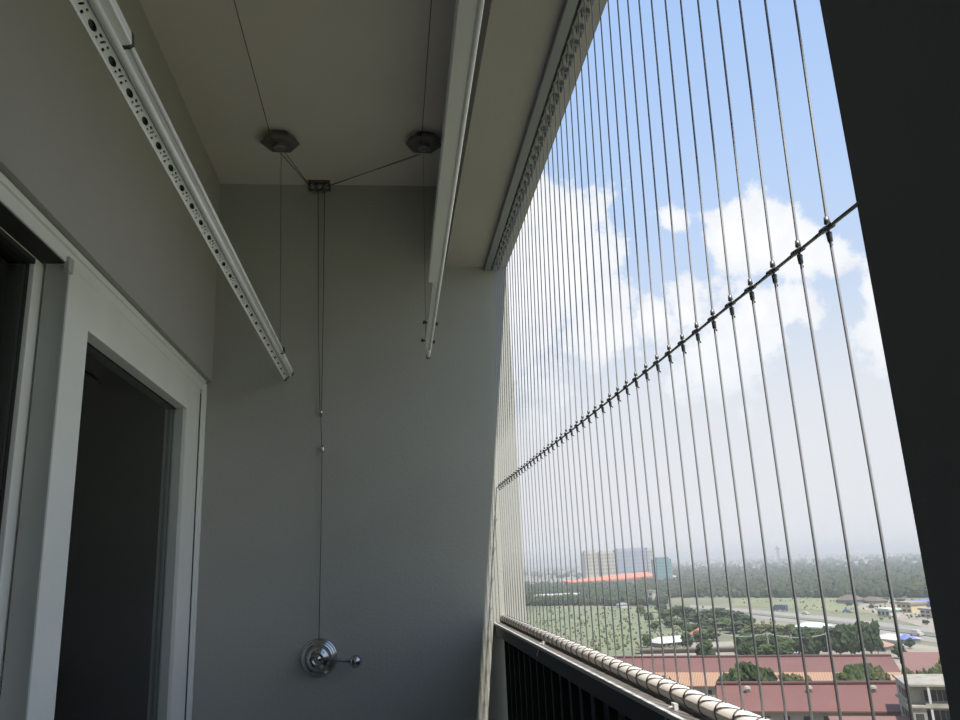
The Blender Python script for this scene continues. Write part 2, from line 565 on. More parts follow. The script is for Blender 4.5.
def ell(cu, cv, ru, rv, n=12, rot=0.0):
    o = []
    for k in range(n):
        a = 2 * math.pi * k / n
        x, y = ru * math.cos(a), rv * math.sin(a)
        o.append((cu + x * math.cos(rot) - y * math.sin(rot), cv + x * math.sin(rot) + y * math.cos(rot)))
    return o

ROD_Y0, ROD_Y1 = 0.35, 2.66
rodL = thing('drying_rod', 'white perforated clothes drying rod hanging near the left wall above the sliding door', 'drying rod', (-0.349, 1.5, 1.96), group=None)
def lobj(name, bm, m, root, lab=None, smooth=False):
    bmesh.ops.translate(bm, verts=bm.verts, vec=-Vector(root.location))
    o = obj(name, bm, m, root, smooth)
    if lab: o['label'] = lab
    return o
b = BM()
W, CELL = 0.0165, 0.070
a_ = math.radians(40)
ux = Vector((math.cos(a_), 0, math.sin(a_)))      # across the flange
nx = Vector((-math.sin(a_), 0, math.cos(a_)))
base = Vector((-0.3575, 0, 1.9490))
n = 33
for k in range(n):
    M = Matrix(((ux.x, 0, nx.x, base.x), (0, 1, 0, ROD_Y0 + k * CELL), (ux.z, 0, nx.z, base.z), (0, 0, 0, 1)))
    holes = [ell(W * 0.50, 0.015, W * 0.25, 0.0120), ell(W * 0.34, 0.034, 0.0016, 0.003, 8), ell(W * 0.68, 0.036, 0.0018, 0.0045, 8),
             ell(W * 0.55, 0.047, 0.0045, 0.0022, 8, 0.6), ell(W * 0.30, 0.058, 0.0022, 0.0035, 8), ell(W * 0.70, 0.060, 0.0016, 0.003, 8)]
    fill_cell(b, [(0, 0), (W, 0), (W, CELL), (0, CELL)], holes, M, 0.0014)
lobj('perforated_strip', b, M_rod, rodL)
b = BM()
RY1 = ROD_Y0 + n * CELL
extrude_profile(b, [(-0.3590, 1.9475), (-0.3570, 1.9470), (-0.3560, 1.9500), (-0.3580, 1.9515)], ROD_Y0, RY1)
lobj('edge_bead', b, M_rod, rodL)
b = BM(); tube(b, [(-0.3390, ROD_Y0, 1.9620), (-0.3390, RY1, 1.9620)], 0.0058, 14)
lobj('round_ridge', b, M_rod, rodL, smooth=True)
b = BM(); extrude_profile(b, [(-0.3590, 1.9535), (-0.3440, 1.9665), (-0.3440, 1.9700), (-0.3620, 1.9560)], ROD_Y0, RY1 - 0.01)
lobj('hollow_shade', b, M_dark, rodL, 'black strip painted as the shade inside the hollow rod behind its holes')  # black strip stands in for the shade inside the hollow rod
b = BM(); extrude_profile(b, [(-0.3400, 1.9680), (-0.3290, 1.9705), (-0.3290, 1.9840), (-0.3420, 1.9860)], 0.917, 2.400)
lobj('rail_body', b, M_rod, rodL)
b = BM(); extrude_profile(b, [(-0.3400, 1.9675), (-0.3280, 1.9690), (-0.3245, 1.9700), (-0.3235, 1.9720), (-0.3250, 1.9880), (-0.3430, 1.9900)], ROD_Y0, 0.910)
lobj('telescopic_sleeve', b, M_rod, rodL)
b = BM(); extrude_profile(b, [(-0.3400, 1.9680), (-0.3300, 1.9700), (-0.3300, 1.9830), (-0.3410, 1.9850)], 2.406, RY1)
lobj('end_section', b, M_rod, rodL)
for x0_ in (0.917, ):
    b = BM(); tube(b, [(-0.3275, x0_, 1.9705), (-0.3275, 2.400, 1.9705)], 0.0022, 8)
    lobj('lip', b, M_rod, rodL, smooth=True)
for y0_, y1_ in ((0.910, 0.917), (2.400, 2.406)):
    b = BM(); extrude_profile(b, [(-0.3410, 1.9665), (-0.3270, 1.9680), (-0.3225, 1.9720), (-0.3240, 1.9890), (-0.3430, 1.9910)], y0_, y1_)
    lobj('joint_ring', b, M_dark, rodL, 'black joint ring')
b = BM(); tube(b, [(-0.328, RY1 + 0.002, 1.972), (-0.332, RY1 + 0.016, 1.967), (-0.343, RY1 + 0.010, 1.960), (-0.351, RY1 + 0.006, 1.953), (-0.355, RY1 + 0.024, 1.948), (-0.357, RY1 + 0.006, 1.949)], 0.0022, 8)
lobj('end_hook', b, M_dark, rodL, 'black wire hook', True)

rodR = thing('drying_rod', 'smooth white clothes drying rod hanging under the inner edge of the beam', 'drying rod', (0.11, 1.5, 1.97))
b = BM()
extrude_profile(b, [(0.0930, 1.962), (0.0950, 1.958), (0.1180, 1.956), (0.1180, 1.978), (0.0940, 1.980)], ROD_Y0, 1.75)
lobj('rail_body', b, M_rod, rodR)
b = BM()
extrude_profile(b, [(0.1040, 1.963), (0.1060, 1.959), (0.1180, 1.957), (0.1180, 1.977), (0.1050, 1.979)], 1.75, 2.33)
lobj('inner_rail', b, M_rod, rodR)
b = BM(); tube(b, [(0.1215, ROD_Y0, 1.958), (0.1215, 2.33, 1.958)], 0.0045, 12)
lobj('round_lip', b, M_rod, rodR, smooth=True)
b = BM(); tube(b, [(0.1190, 2.33, 1.960), (0.1190, 2.41, 1.956)], 0.0062, 12)
lobj('end_tube', b, M_rod, rodR, smooth=True)
for yy in (2.09, 2.27):
    b = BM(); tube(b, [(0.0925, yy, 1.968), (0.0975, yy, 1.967), (0.0980, yy, 1.967), (0.1300, yy, 1.962), (0.1305, yy, 1.962), (0.1340, yy, 1.961)], [0.0055, 0.0055, 0.003, 0.003, 0.0055, 0.0055], 8)
    lobj('stud', b, M_dark, rodR, 'black stud through the rod')
b = BM(); tube(b, [(0.1190, 2.41, 1.956), (0.1190, 2.418, 1.9555)], 0.0075, 10); lobj('end_cap', b, M_dark, rodR, 'black end cap', True)
rodR.rotation_euler.z = -0.007

# ------------------------------------------------------------------ ceiling pulleys
def hexpulley(loc, label):
    t = thing('ceiling_pulley', label, 'pulley', loc, 0, 'hexagonal ceiling pulleys')
    def hexring(r, z, bm):
        return [bm.verts.new((r * math.cos(math.pi / 3 * k + 0.06), r * math.sin(math.pi / 3 * k + 0.06), z)) for k in range(6)]
    bb = BM()
    rings = [hexring(0.046, 0.0, bb), hexring(0.062, -0.020, bb), hexring(0.062, -0.027, bb), hexring(0.050, -0.033, bb)]
    for a, c in zip(rings, rings[1:]):
        for k in range(6):
            bb.faces.new((a[k], a[(k + 1) % 6], c[(k + 1) % 6], c[k]))
    bb.faces.new(rings[0][::-1]); bb.faces.new(rings[-1])
    obj('hexagonal_plate', bb, M_plate, t)
    bb = BM(); lathe(bb, [(0, -0.045), (0.018, -0.045), (0.022, -0.042), (0.022, -0.039), (0.014, -0.037), (0.022, -0.035), (0.022, -0.033), (0, -0.033)], 24)
    obj('wheel', bb, M_clip, t, True)
    bb = BM(); lathe(bb, [(0, -0.049), (0.006, -0.048), (0.006, -0.033), (0, -0.033)], 12)
    obj('axle_bolt', bb, M_chrome, t)
    return t
PL, PR = (-0.347, 2.365, ZC), (0.128, 2.355, ZC)
hexpulley(PL, 'dark hexagonal pulley on the ceiling nearer the left wall')
hexpulley(PR, 'dark hexagonal pulley on the ceiling beside the right drying rod')

cp = thing('corner_pulley', 'small dark multi-wheel pulley bracket at the top of the end wall', 'pulley', (-0.247, 2.70, 2.690))
b = BM(); box(b, -0.040, 0.040, -0.040, 0.0, 0.010, 0.0145, bev=0.001); box(b, -0.040, 0.040, -0.004, 0.0, -0.012, 0.014, bev=0.001)
obj('bracket', b, M_plate, cp)
for x in (-0.026, 0.0, 0.026):
    b = BM(); lathe(b, [(0, -0.005), (0.013, -0.005), (0.013, -0.003), (0.009, 0), (0.013, 0.003), (0.013, 0.005), (0, 0.005)], 20,
                    Matrix.Translation((x, -0.022, 0.000)) @ Matrix.Rotation(math.radians(90), 4, 'X'))
    obj('wheel', b, M_clip, cp, True)
    b = BM(); tube(b, [(x, -0.004, 0.0), (x, -0.032, 0.0)], 0.003, 8); obj('axle', b, M_chrome, cp)
for x in (-0.014, 0.016):
    b = BM(); tube(b, [(x + 0.008 * math.cos(t), -0.020, -0.022 + 0.009 * math.sin(t)) for t in [2 * math.pi * q / 14 for q in range(15)]], 0.0018, 6)
    obj('guide_ring', b, M_clip, cp, True)

# ------------------------------------------------------------------ cables
def cable(label, runs, r=0.0013, group=None):
    p0 = Vector(runs[0][0])
    bb = BM()
    for run in runs:
        tube(bb, [Vector(p) - p0 for p in run], r, 6)
    o = obj('cable', bb, M_cable, None, True, p0)
    return tag(o, label, 'cable', group)
cable('thin cable running along the ceiling to the left hexagonal pulley', [[(-0.352, -1.0, 2.668), (-0.368, 2.375, 2.668)]])
cable('thin cable running along the ceiling to the right hexagonal pulley', [[(0.120, -1.0, 2.668), (0.118, 2.375, 2.668)]])
cable('thin cable dropping from the left hexagonal pulley to the perforated rod', [[(-0.349, 2.407, 2.668), (-0.3360, 2.390, 1.987)]], 0.0009)
cable('thin cable dropping from the right hexagonal pulley to the smooth rod', [[(0.128, 2.400, 2.668), (0.113, 2.300, 1.978)]], 0.0009)
cable('short cable slanting from the left hexagonal pulley to the corner pulley', [[(-0.335, 2.400, 2.666), (-0.279, 2.664, 2.680)], [(-0.352, 2.402, 2.668), (-0.283, 2.668, 2.686)]])
cable('long cable slanting from the right hexagonal pulley to the corner pulley', [[(0.110, 2.395, 2.666), (-0.212, 2.662, 2.680)], [(0.118, 2.402, 2.668), (-0.216, 2.670, 2.686)]])
YC = 2.684
cable('pair of cables running down the end wall to the chrome winch',
      [[(-0.252, YC, 2.680), (-0.247, YC, 2.2), (-0.238, YC, 1.82)], [(-0.228, YC, 2.680), (-0.230, YC, 2.2), (-0.233, YC, 1.82)],
       [(-0.236, YC, 1.82), (-0.230, YC, 1.70), (-0.232, YC, 1.4), (-0.236, YC, 1.07)]], 0.0014)
for nm, x, z, h, lab in (('cable_stop', -0.235, 1.836, 0.016, 'tiny metal cable stop, upper of two on the end wall cables'),
                         ('cable_stop', -0.229, 1.708, 0.024, 'small shiny cable stop, lower of two on the end wall cables')):
    b = BM(); lathe(b, [(0, -h / 2), (0.005, -h / 2), (0.0075, -h / 4), (0.0075, h / 4), (0.005, h / 2), (0, h / 2)], 16)
    tag(obj(nm, b, M_chrome, None, True, (x, YC, z)), lab, 'cable stop', None)

# ------------------------------------------------------------------ hand winch
wn = thing('hand_winch', 'round chrome hand winch with a ball ended crank on the end wall', 'winch', (-0.236, YB, 1.040))
RX = Matrix.Rotation(math.radians(90), 4, 'X')     # +Z turns to -Y, towards the room
b = BM(); lathe(b, [(0.058, 0), (0.0585, 0.006), (0.056, 0.009), (0.053, 0.010), (0.053, 0.018), (0.051, 0.020), (0.047, 0.0205), (0.047, 0.028), (0.045, 0.031), (0, 0.031)], 56, RX)
obj('base', b, M_chrome, wn, True)
b = BM(); lathe(b, [(0.042, 0.031), (0.042, 0.035), (0.038, 0.040), (0.0375, 0.043), (0.031, 0.051), (0.020, 0.057), (0.016, 0.058), (0.015, 0.0565), (0.008, 0.0565), (0.007, 0.059), (0, 0.060)], 56, RX)
obj('dome', b, M_chrome, wn, True)
for k in range(8):
    a = 2 * math.pi * k / 8
    b = BM(); sphere(b, (0.026 * math.cos(a), -0.0545, 0.026 * math.sin(a)), 0.0022, 1); obj('rivet', b, M_clip, wn, True)
b = BM(); tube(b, [(0.012, -0.052, 0.000), (0.050, -0.055, -0.004), (0.108, -0.056, -0.012)], [0.0065, 0.0055, 0.005], 12)
arm = obj('crank_arm', b, M_clip, wn, True); arm['label'] = 'dark crank arm'
b = BM(); lathe(b, [(0, -0.016), (0.007, -0.016), (0.008, -0.011), (0.013, -0.009), (0.0185, 0.0), (0.0195, 0.007), (0.0170, 0.016), (0.0105, 0.0225), (0, 0.024)], 28, Matrix.Translation((0.118, -0.060, -0.012)) @ RX)
obj('knob', b, M_chrome, wn, True)

#LANDSCAPE
# ------------------------------------------------------------------ landscape far below
ZG = -32.0
def depth_at(px, Y, py):          # point seen at a pixel, on the vertical plane Y
    d = ray(px, py)
    return CAM + d * (Y / d.y)

M_ground = mat('scrub_ground', (0.10, 0.115, 0.065), 0.95, color2=(0.20, 0.19, 0.12), scale=0.02)
M_field = mat('pale_grass', (0.105, 0.130, 0.070), 0.95, color2=(0.185, 0.195, 0.115), scale=0.09)
M_meadow = mat('yellow_grass', (0.12, 0.145, 0.07), 0.95, color2=(0.20, 0.205, 0.11), scale=0.04)
M_lot = mat('bare_yard', (0.20, 0.175, 0.14), 0.95, color2=(0.30, 0.27, 0.22), scale=0.06)
M_road = mat('pale_road', (0.235, 0.215, 0.20), 0.9, var=0.1, scale=0.05)
M_median = mat('road_median', (0.13, 0.14, 0.10), 0.95, var=0.2, scale=0.2)

b = BM()
NG = 1
box(b, -2000, 24000, -6000, 24000, ZG - 1.0, ZG)
for f in list(b.faces): pass
struct('ground', b, M_ground)

def patch(name, pts, z, m):
    bb = BM()
    top = [at_z(px, py, ZG + z) for px, py in pts]
    t = [bb.verts.new(p) for p in top]
    u = [bb.verts.new((p.x, p.y, ZG - 0.2)) for p in top]
    bb.faces.new(t); bb.faces.new(u[::-1])
    k = len(t)
    for i in range(k):
        bb.faces.new((t[i], u[i], u[(i + 1) % k], t[(i + 1) % k]))
    return struct(name, bb, m)
patch('field', [(480, 622), (480, 700), (640, 655), (700, 638), (712, 622), (690, 607), (600, 607), (520, 610)], 0.06, M_field)
patch('meadow', [(735, 590), (735, 606), (800, 609), (905, 616), (905, 600), (850, 592)], 0.07, M_meadow)
patch('yard', [(560, 655), (600, 720), (1000, 760), (1060, 665), (930, 646), (850, 634), (760, 640), (690, 643)], 0.05, M_lot)
patch('verge', [(895, 600), (850, 606), (930, 629), (1080, 655), (1080, 622), (960, 606)], 0.08, M_lot)
patch('road', [(690, 604.5), (742, 608.5), (830, 616.5), (945, 629.5), (1080, 648), (1080, 654), (945, 634), (830, 620), (742, 611.5), (690, 607)], 0.10, M_road)
patch('road', [(690, 608.5), (742, 613), (830, 622.5), (945, 638), (1080, 660), (1080, 668), (945, 644), (830, 627), (742, 616.5), (690, 611.5)], 0.10, M_road)
patch('median', [(690, 607), (742, 611.5), (830, 620), (945, 634), (1080, 654), (1080, 660), (945, 638), (830, 622.5), (742, 613), (690, 608.5)], 0.35, M_median)

# ---- sheds with long ridged roofs
M_rooftop = stripes('dusky_red_roof', (0.135, 0.060, 0.050), (0.165, 0.078, 0.066), 0.6, 'X', 0.7, 0.5)
M_roofridge = mat('ridge_red', (0.075, 0.028, 0.026), 0.7)
M_roofold = stripes('faded_red_roof', (0.15, 0.075, 0.065), (0.24, 0.135, 0.11), 0.9, 'X', 0.7, 0.7)
M_rooforange = stripes('orange_sheet', (0.27, 0.145, 0.085), (0.38, 0.24, 0.15), 0.5, 'X', 0.6, 0.8)
M_pink = mat('pale_orange_roof', (0.32, 0.19, 0.14), 0.8, var=0.1, scale=0.1)
M_shedwall = mat('pale_render', (0.27, 0.25, 0.215), 0.9, var=0.12, scale=0.4)
M_conc = mat('weathered_concrete', (0.20, 0.185, 0.155), 0.9, color2=(0.34, 0.32, 0.275), scale=0.5)
M_hole = mat('dark_opening', (0.035, 0.035, 0.035), 0.7)

def frame_of(p0, p1):
    d = (p1 - p0); d.z = 0
    return (p0 + p1) / 2, d.length, math.atan2(d.y, d.x)

def shed(label, p0, p1, zr, ze, wn, wf, mroof, mlow=None, lowfrac=0.0, cap=True, panels=0):
    """p0, p1 ridge ends in the world; eaves wn towards us and wf away"""
    c, ln, ang = frame_of(p0, p1)
    t = thing('red_roofed_shed', label, 'shed', (c.x, c.y, ZG), ang)
    h = ln / 2
    R, E = zr - ZG, ze - ZG
    bb = BM()
    def slab(y0, z0, y1, z1, th=0.25):
        vv = [bb.verts.new(v) for v in [(-h, y0, z0), (h, y0, z0), (h, y1, z1), (-h, y1, z1), (-h, y0, z0 - th), (h, y0, z0 - th), (h, y1, z1 - th), (-h, y1, z1 - th)]]
        for q in [(0, 1, 2, 3), (4, 7, 6, 5), (0, 4, 5, 1), (1, 5, 6, 2), (2, 6, 7, 3), (3, 7, 4, 0)]:
            bb.faces.new([vv[i] for i in q])
    yl = -wn * (1 - lowfrac)
    zl = R + (E - R) * (1 - lowfrac)
    slab(0, R, yl, zl)
    slab(0, R, wf, E)
    obj('roof', bb, mroof, t)
    if lowfrac > 0:
        bb = BM(); slab(yl, zl - 0.05, -wn, E, 0.2)
        obj('lower_roof', bb, mlow, t)
    if cap:
        bb = BM(); box(bb, -h, h, -0.9, 0.9, R - 0.15, R + 0.30, bev=0.1); obj('ridge_cap', bb, M_roofridge, t)
    bb = BM()
    box(bb, -h + 0.5, h - 0.5, -wn + 0.8, wf - 0.8, 0, E - 0.05)
    # gables
    for x in (-h + 0.5, h - 0.7):
        a = [bb.verts.new((x, y, z)) for y, z in ((-wn + 0.8, E - 0.1), (wf - 0.8, E - 0.1), (0, R - 0.35))]
        c2 = [bb.verts.new((x + 0.2, y, z)) for y, z in ((-wn + 0.8, E - 0.1), (wf - 0.8, E - 0.1), (0, R - 0.35))]
        bb.faces.new(a); bb.faces.new(c2[::-1])
        for i in range(3):
            bb.faces.new((a[i], c2[i], c2[(i + 1) % 3], a[(i + 1) % 3]))
    obj('wall', bb, M_shedwall, t)
    k = max(3, int(ln / 3.2))
    for i in range(k):
        x = -h + ln * (i + 0.5) / k
        bb = BM(); box(bb, x - 0.55, x + 0.55, -wn + 0.72, -wn + 0.9, E - 2.0, E - 1.0); obj('window', bb, M_hole, t)
    for i in range(panels):
        x = -h + ln * (0.17 + 0.66 * i / max(1, panels - 1))
        yy = yl * 0.35; zz = R + (zl - R) * 0.35
        bb = BM(); lathe(bb, [(0.35, 0), (0.35, 0.7), (0.7, 0.8), (0.6, 1.15), (0.25, 1.35), (0, 1.4)], 12, Matrix.Translation((x, yy, zz - 0.1))); obj('roof_vent', bb, M_shedwall, t)
    return t

shed('long dusky red roofed shed lowest in the view beside the concrete house', at_z(716, 683.5, -24), at_z(902, 682.5, -24), -24, -27.2, 11.5, 9, M_rooftop, panels=3)
shed('faded red ribbed roof at the bottom right below the dusky red shed', at_z(828, 716, -26.6), at_z(908, 716, -26.6), -26.6, -29.0, 11, 3, M_roofold, cap=False)
shed('long red roofed shed whose lower slope is orange sheeting, behind the trees', at_z(600, 657.5, -25), at_z(891, 655.5, -25), -25, -28.8, 24, 10, M_rooftop, M_rooforange, 0.45)
shed('short red roofed shed with a pale orange far slope beside the column', at_z(899, 652, -25.4), at_z(975, 652, -25.4), -25.4, -28.5, 16, 4, M_roofold, cap=False)

def block(name, label, cat, pl, pr, ybase, hpx, depth, m, roof=None, rows=0, cols=0, group=None, roof_h=0.6, z0=ZG, wm=None, hip=0):
    """building whose front runs between two pixels' ground points"""
    a = at_z(pl, ybase[0], z0); c = at_z(pr, ybase[1], z0)
    mid, ln, ang = frame_of(a, c)
    H = hpx * mid.y / 760.0
    t = thing(name, label, cat, (mid.x, mid.y, ZG), ang, group)
    bb = BM(); box(bb, -ln / 2, ln / 2, 0, depth, 0, H); obj('wall', bb, m, t)
    if roof:
        e = 0.03 * ln + 0.3
        bb = BM()
        if hip:
            v = [bb.verts.new(q) for q in ((-ln / 2 - e, -e, H), (ln / 2 + e, -e, H), (ln / 2 + e, depth + e, H), (-ln / 2 - e, depth + e, H))]
            r = [bb.verts.new((-ln / 2 + hip, depth / 2, H + roof_h)), bb.verts.new((ln / 2 - hip, depth / 2, H + roof_h))]
            bb.faces.new(v[::-1]); bb.faces.new((v[0], v[1], r[1], r[0])); bb.faces.new((v[2], v[3], r[0], r[1])); bb.faces.new((v[1], v[2], r[1])); bb.faces.new((v[3], v[0], r[0]))
        else:
            box(bb, -ln / 2 - e, ln / 2 + e, -e, depth + e, H, H + roof_h)
        obj('roof', bb, roof, t)
    if rows:
        for i in range(rows):
            for j in range(cols):
                x = -ln / 2 + ln * (j + 0.5) / cols; z = H * (i + 0.5) / rows
                bb = BM(); box(bb, x - ln / cols * 0.28, x + ln / cols * 0.28, -0.12, 0.1, z - H / rows * 0.26, z + H / rows * 0.26)
                obj('window', bb, wm or M_hole, t)
    return t

M_cream = mat('cream_tower', (0.42, 0.41, 0.37), 0.9)
M_slate = mat('blue_grey_tower', (0.28, 0.32, 0.40), 0.8)
M_slatew = mat('slate_bands', (0.22, 0.26, 0.34), 0.6)
M_teal = mat('teal_tower', (0.10, 0.20, 0.22), 0.6)
M_tealw = mat('teal_glass', (0.14, 0.28, 0.30), 0.4)
M_white = mat('white_render', (0.44, 0.435, 0.41), 0.8)
M_orange = mat('bright_orange_roof', (0.62, 0.19, 0.10), 0.7)
M_mint = mat('mint_render', (0.50, 0.58, 0.48), 0.8)
M_grey = mat('grey_sheet', (0.22, 0.23, 0.25), 0.7)
M_blue = mat('blue_sheet', (0.12, 0.16, 0.42), 0.6)
M_brown = mat('brown_thatch', (0.13, 0.10, 0.08), 0.9)
M_redtile = mat('red_tile', (0.42, 0.14, 0.09), 0.8)

# long curved hall with the orange roof
a0, a1 = at_z(571, 588.0, ZG), at_z(657, 582.0, ZG)
c, ln, ang = frame_of(a0, a1)
hall = thing('long_hall', 'long low hall with a bright orange roof in front of the distant tower blocks', 'building', (c.x, c.y, ZG), ang)
def arc_prism(bm, z0, z1, d0, d1, bulge, n=24, taper=True):
    rows_ = []
    for i in range(n + 1):
        s = i / n * 2 - 1
        x = s * ln / 2
        yb = -bulge * (1 - s * s)
        hh = (z1 - z0) * (0.35 + 0.65 * min(1, (i / n) * 1.6)) if taper else (z1 - z0)
        rows_.append([bm.verts.new(q) for q in ((x, yb + d0, z0), (x, yb + d1, z0), (x, yb + d1, z0 + hh), (x, yb + d0, z0 + hh * 0.35 if taper else z0 + hh))])
    for p, q in zip(rows_, rows_[1:]):
        for k in range(4):
            bm.faces.new((p[k], p[(k + 1) % 4], q[(k + 1) % 4], q[k]))
    bm.faces.new(rows_[0][::-1]); bm.faces.new(rows_[-1])
b = BM(); arc_prism(b, 0, 6.5, 0, 16, 14, taper=False); obj('wall', b, M_white, hall)
b = BM(); arc_prism(b, 6.5, 14.0, -2, 18, 14); obj('roof', b, M_orange, hall)

def tower(label, pl, pr, yb, ytop, Yd, m, wm, rows, cols):
    p, q = depth_at(pl, Yd, yb), depth_at(pr, Yd, yb)
    tp = depth_at((pl + pr) / 2, Yd, ytop)
    mid, l2, an = frame_of(p, q)
    H = tp.z - ZG
    t = thing('tower_block', label, 'building', (mid.x, mid.y, ZG), an)
    bb = BM(); box(bb, -l2 / 2, l2 / 2, 0, 22, 0, H); obj('wall', bb, m, t)
    bb = BM(); box(bb, -l2 / 2 + 2, l2 / 2 - 2, 3, 19, H, H + 2.5); obj('roof_parapet', bb, m, t)
    for i in range(rows):
        for j in range(cols):
            x = -l2 / 2 + l2 * (j + 0.5) / cols; z = H * (0.3 + 0.68 * (i + 0.5) / rows)
            bb = BM(); box(bb, x - l2 / cols * 0.36, x + l2 / cols * 0.36, -0.4, 0.3, z - 1.2, z + 1.2); obj('window', bb, wm, t)
    return t
tower('pale cream tower block, the left one of the two, above the orange roofed hall', 587, 600, 585, 552, 1150, M_cream, M_shedwall, 6, 4)
tower('pale cream tower block touching the wide blue grey tower', 603, 617, 585, 552, 1150, M_cream, M_shedwall, 6, 4)
tower('wide blue grey tower block behind the right end of the orange roofed hall', 619.5, 649, 585, 549.5, 1150, M_slate, M_slatew, 6, 9)
tower('narrow lighter tower slab joined to the right side of the wide blue grey tower', 650, 658, 585, 549, 1160, M_cream, M_slatew, 6, 3)
tower('low dark teal tower block right of the orange roofed hall', 659, 674, 588, 559, 1050, M_teal, M_tealw, 5, 5)

block('low_building', 'long low white building between field and trees at the far left', 'building', 536, 577, (602, 600.5), 5.0, 22, M_white, M_white, 1, 9, roof_h=1.0)
block('low_building', 'small round topped white building right of the teal tower', 'building', 671, 681, (581, 580.5), 3.5, 30, M_white, M_white, roof_h=2.5, hip=10)
block('water_tower', 'small cream tower standing at the edge of the pale field', 'tower', 649, 654, (606, 606), 13, 4, M_cream, M_shedwall, 3, 1, roof_h=1.0)
block('low_building', 'tiny white building at the field edge with grey roof', 'building', 621, 629, (608, 607.5), 3.0, 8, M_white, M_grey, roof_h=1.2, hip=2)
block('low_building', 'low teal roofed building left of the small cream tower', 'building', 636, 647, (604.5, 604), 3.0, 10, M_white, M_tealw, roof_h=1.4, hip=3)
block('house', 'small house with a bright orange red roof beside the pale shed', 'house', 694, 708, (641.5, 641), 6.0, 8, M_white, M_redtile, 1, 3, roof_h=2.4, hip=3)
block('long_shed', 'low shed with a long pale grey roof at the edge of the field', 'shed', 662, 692, (648, 645), 4.0, 10, M_shedwall, M_white, 1, 6, roof_h=1.8, hip=2)
block('yard_wall', 'long beige yard wall behind the red and orange roof', 'wall', 640, 750, (654, 651.5), 3.2, 1.2, M_lot, M_brown, roof_h=0.4)
block('house', 'pale mint green house among trees in front of the highway', 'house', 795, 822, (634, 635), 7.0, 9, M_mint, M_mint, 1, 5, roof_h=1.6, hip=3)
block('hut', 'dark brown roofed open hut beyond the highway', 'hut', 838, 855, (603.5, 604), 3.6, 9, M_grey, M_brown, 0, 0, roof_h=3.0, hip=3)
block('hut', 'second smaller brown hut right of the open hut', 'hut', 861, 876, (603, 604), 2.8, 8, M_shedwall, M_brown, 0, 0, roof_h=2.2, hip=3)
block('pavilion', 'long low shelter with a blue roof at the edge by the column', 'shelter', 913, 940, (606, 607.5), 3.2, 9, M_grey, M_blue, 0, 0, roof_h=1.2)
block('kiosk', 'small white and green roadside building beside the highway', 'building', 878, 890, (616, 617), 6.0, 6, M_white, M_mint, 1, 3, roof_h=0.8)
block('house', 'yellowish two storey house behind the green roadside building', 'house', 898, 912, (612, 613), 8.0, 9, mat('yellow_render', (0.52, 0.44, 0.27), 0.85), M_shedwall, 2, 3, roof_h=1.0)
block('house', 'pale pinkish house at right beyond the highway next to the blue shelter', 'house', 921, 937, (617, 618.5), 7.0, 9, mat('pink_render', (0.50, 0.42, 0.37), 0.85), M_shedwall, 2, 3, roof_h=0.8)
block('low_building', 'white roofed building right of the dark tree row', 'building', 872, 896, (641, 644), 3.5, 10, M_white, M_white, 0, 0, roof_h=1.4, hip=3)
block('canopy', 'small bright blue canopy below the highway', 'canopy', 897, 905, (643, 644), 4.0, 5, M_grey, M_blue, 0, 0, roof_h=1.6, hip=1.5)
block('house', 'low pinkish roofed house in the yard behind the sheds', 'house', 866, 886, (651, 652), 4.5, 7, M_shedwall, M_pink, 1, 4, roof_h=1.6, hip=2)
block('house', 'second pinkish roofed house in the yard, left of the first', 'house', 846, 860, (650, 650.5), 4.0, 7, M_shedwall, M_pink, 1, 3, roof_h=1.4, hip=2)
block('low_building', 'pale row building with small windows below the dusky red roof', 'building', 742, 826, (734, 734), 16, 7, M_shedwall, M_white, 1, 12, roof_h=0.4)

# ---- three storey concrete house at the lower right
p0_, p1_ = at_z(905, 684.5, -21.0), at_z(985, 684.5, -21.0)
c, ln, ang = frame_of(p0_, p1_)
hs = thing('concrete_house', 'weathered pale concrete house with open balconies, cut off by the column', 'house', (c.x, c.y, ZG), ang)
h2 = ln / 2
HT = 11.0
b = BM()
box(b, -h2 + 0.4, h2, 2.2, 12, 0, HT - 0.35)
box(b, -h2 + 0.4, -h2 + 2.6, 0.3, 2.2, 0, 7.4)
obj('wall', b, M_conc, hs)
for z in (0.6, 3.9, 7.3, 10.65):
    b = BM(); box(b, -h2, h2, 0.0, 12.3, z, z + 0.35, bev=0.03); obj('floor_slab', b, M_conc, hs)
for z in (4.25, 7.65):
    b = BM(); box(b, -h2 + 2.6, h2, 0.05, 0.2, z, z + (0.8 if z < 7 else 0.35)); obj('balcony_parapet', b, M_conc, hs)
for x in (-h2 + 0.2, -h2 + 3.4, -h2 + 7.2, h2 - 0.6):
    b = BM(); box(b, x - 0.18, x + 0.18, 0.1, 0.45, 0, 10.7); obj('pillar', b, M_white, hs)
for z in (1.4, 4.9, 8.1):
    for x, w in ((-h2 + 3.9, 0.9), (-h2 + 5.7, 0.7), (-h2 + 8.6, 1.1)):
        b = BM(); box(b, x - w, x + w, 2.1, 2.3, z, z + 1.7)
        wi = obj('window', b, M_hole, hs)
        b = BM(); box(b, x - 0.05, x + 0.05, 2.04, 2.1, z, z + 1.7); obj('mullion', b, M_conc, wi)
for z in (1.6, 5.0):
    b = BM(); box(b, -h2 + 0.9, -h2 + 2.1, 0.22, 0.32, z, z + 1.4); obj('window', b, M_hole, hs)
for y in (3.4, 5.6, 8.0):
    for z in (1.6, 5.0, 8.4):
        b = BM(); box(b, -h2 + 0.3, -h2 + 0.45, y, y + 1.1, z, z + 1.2); obj('window', b, M_hole, hs)

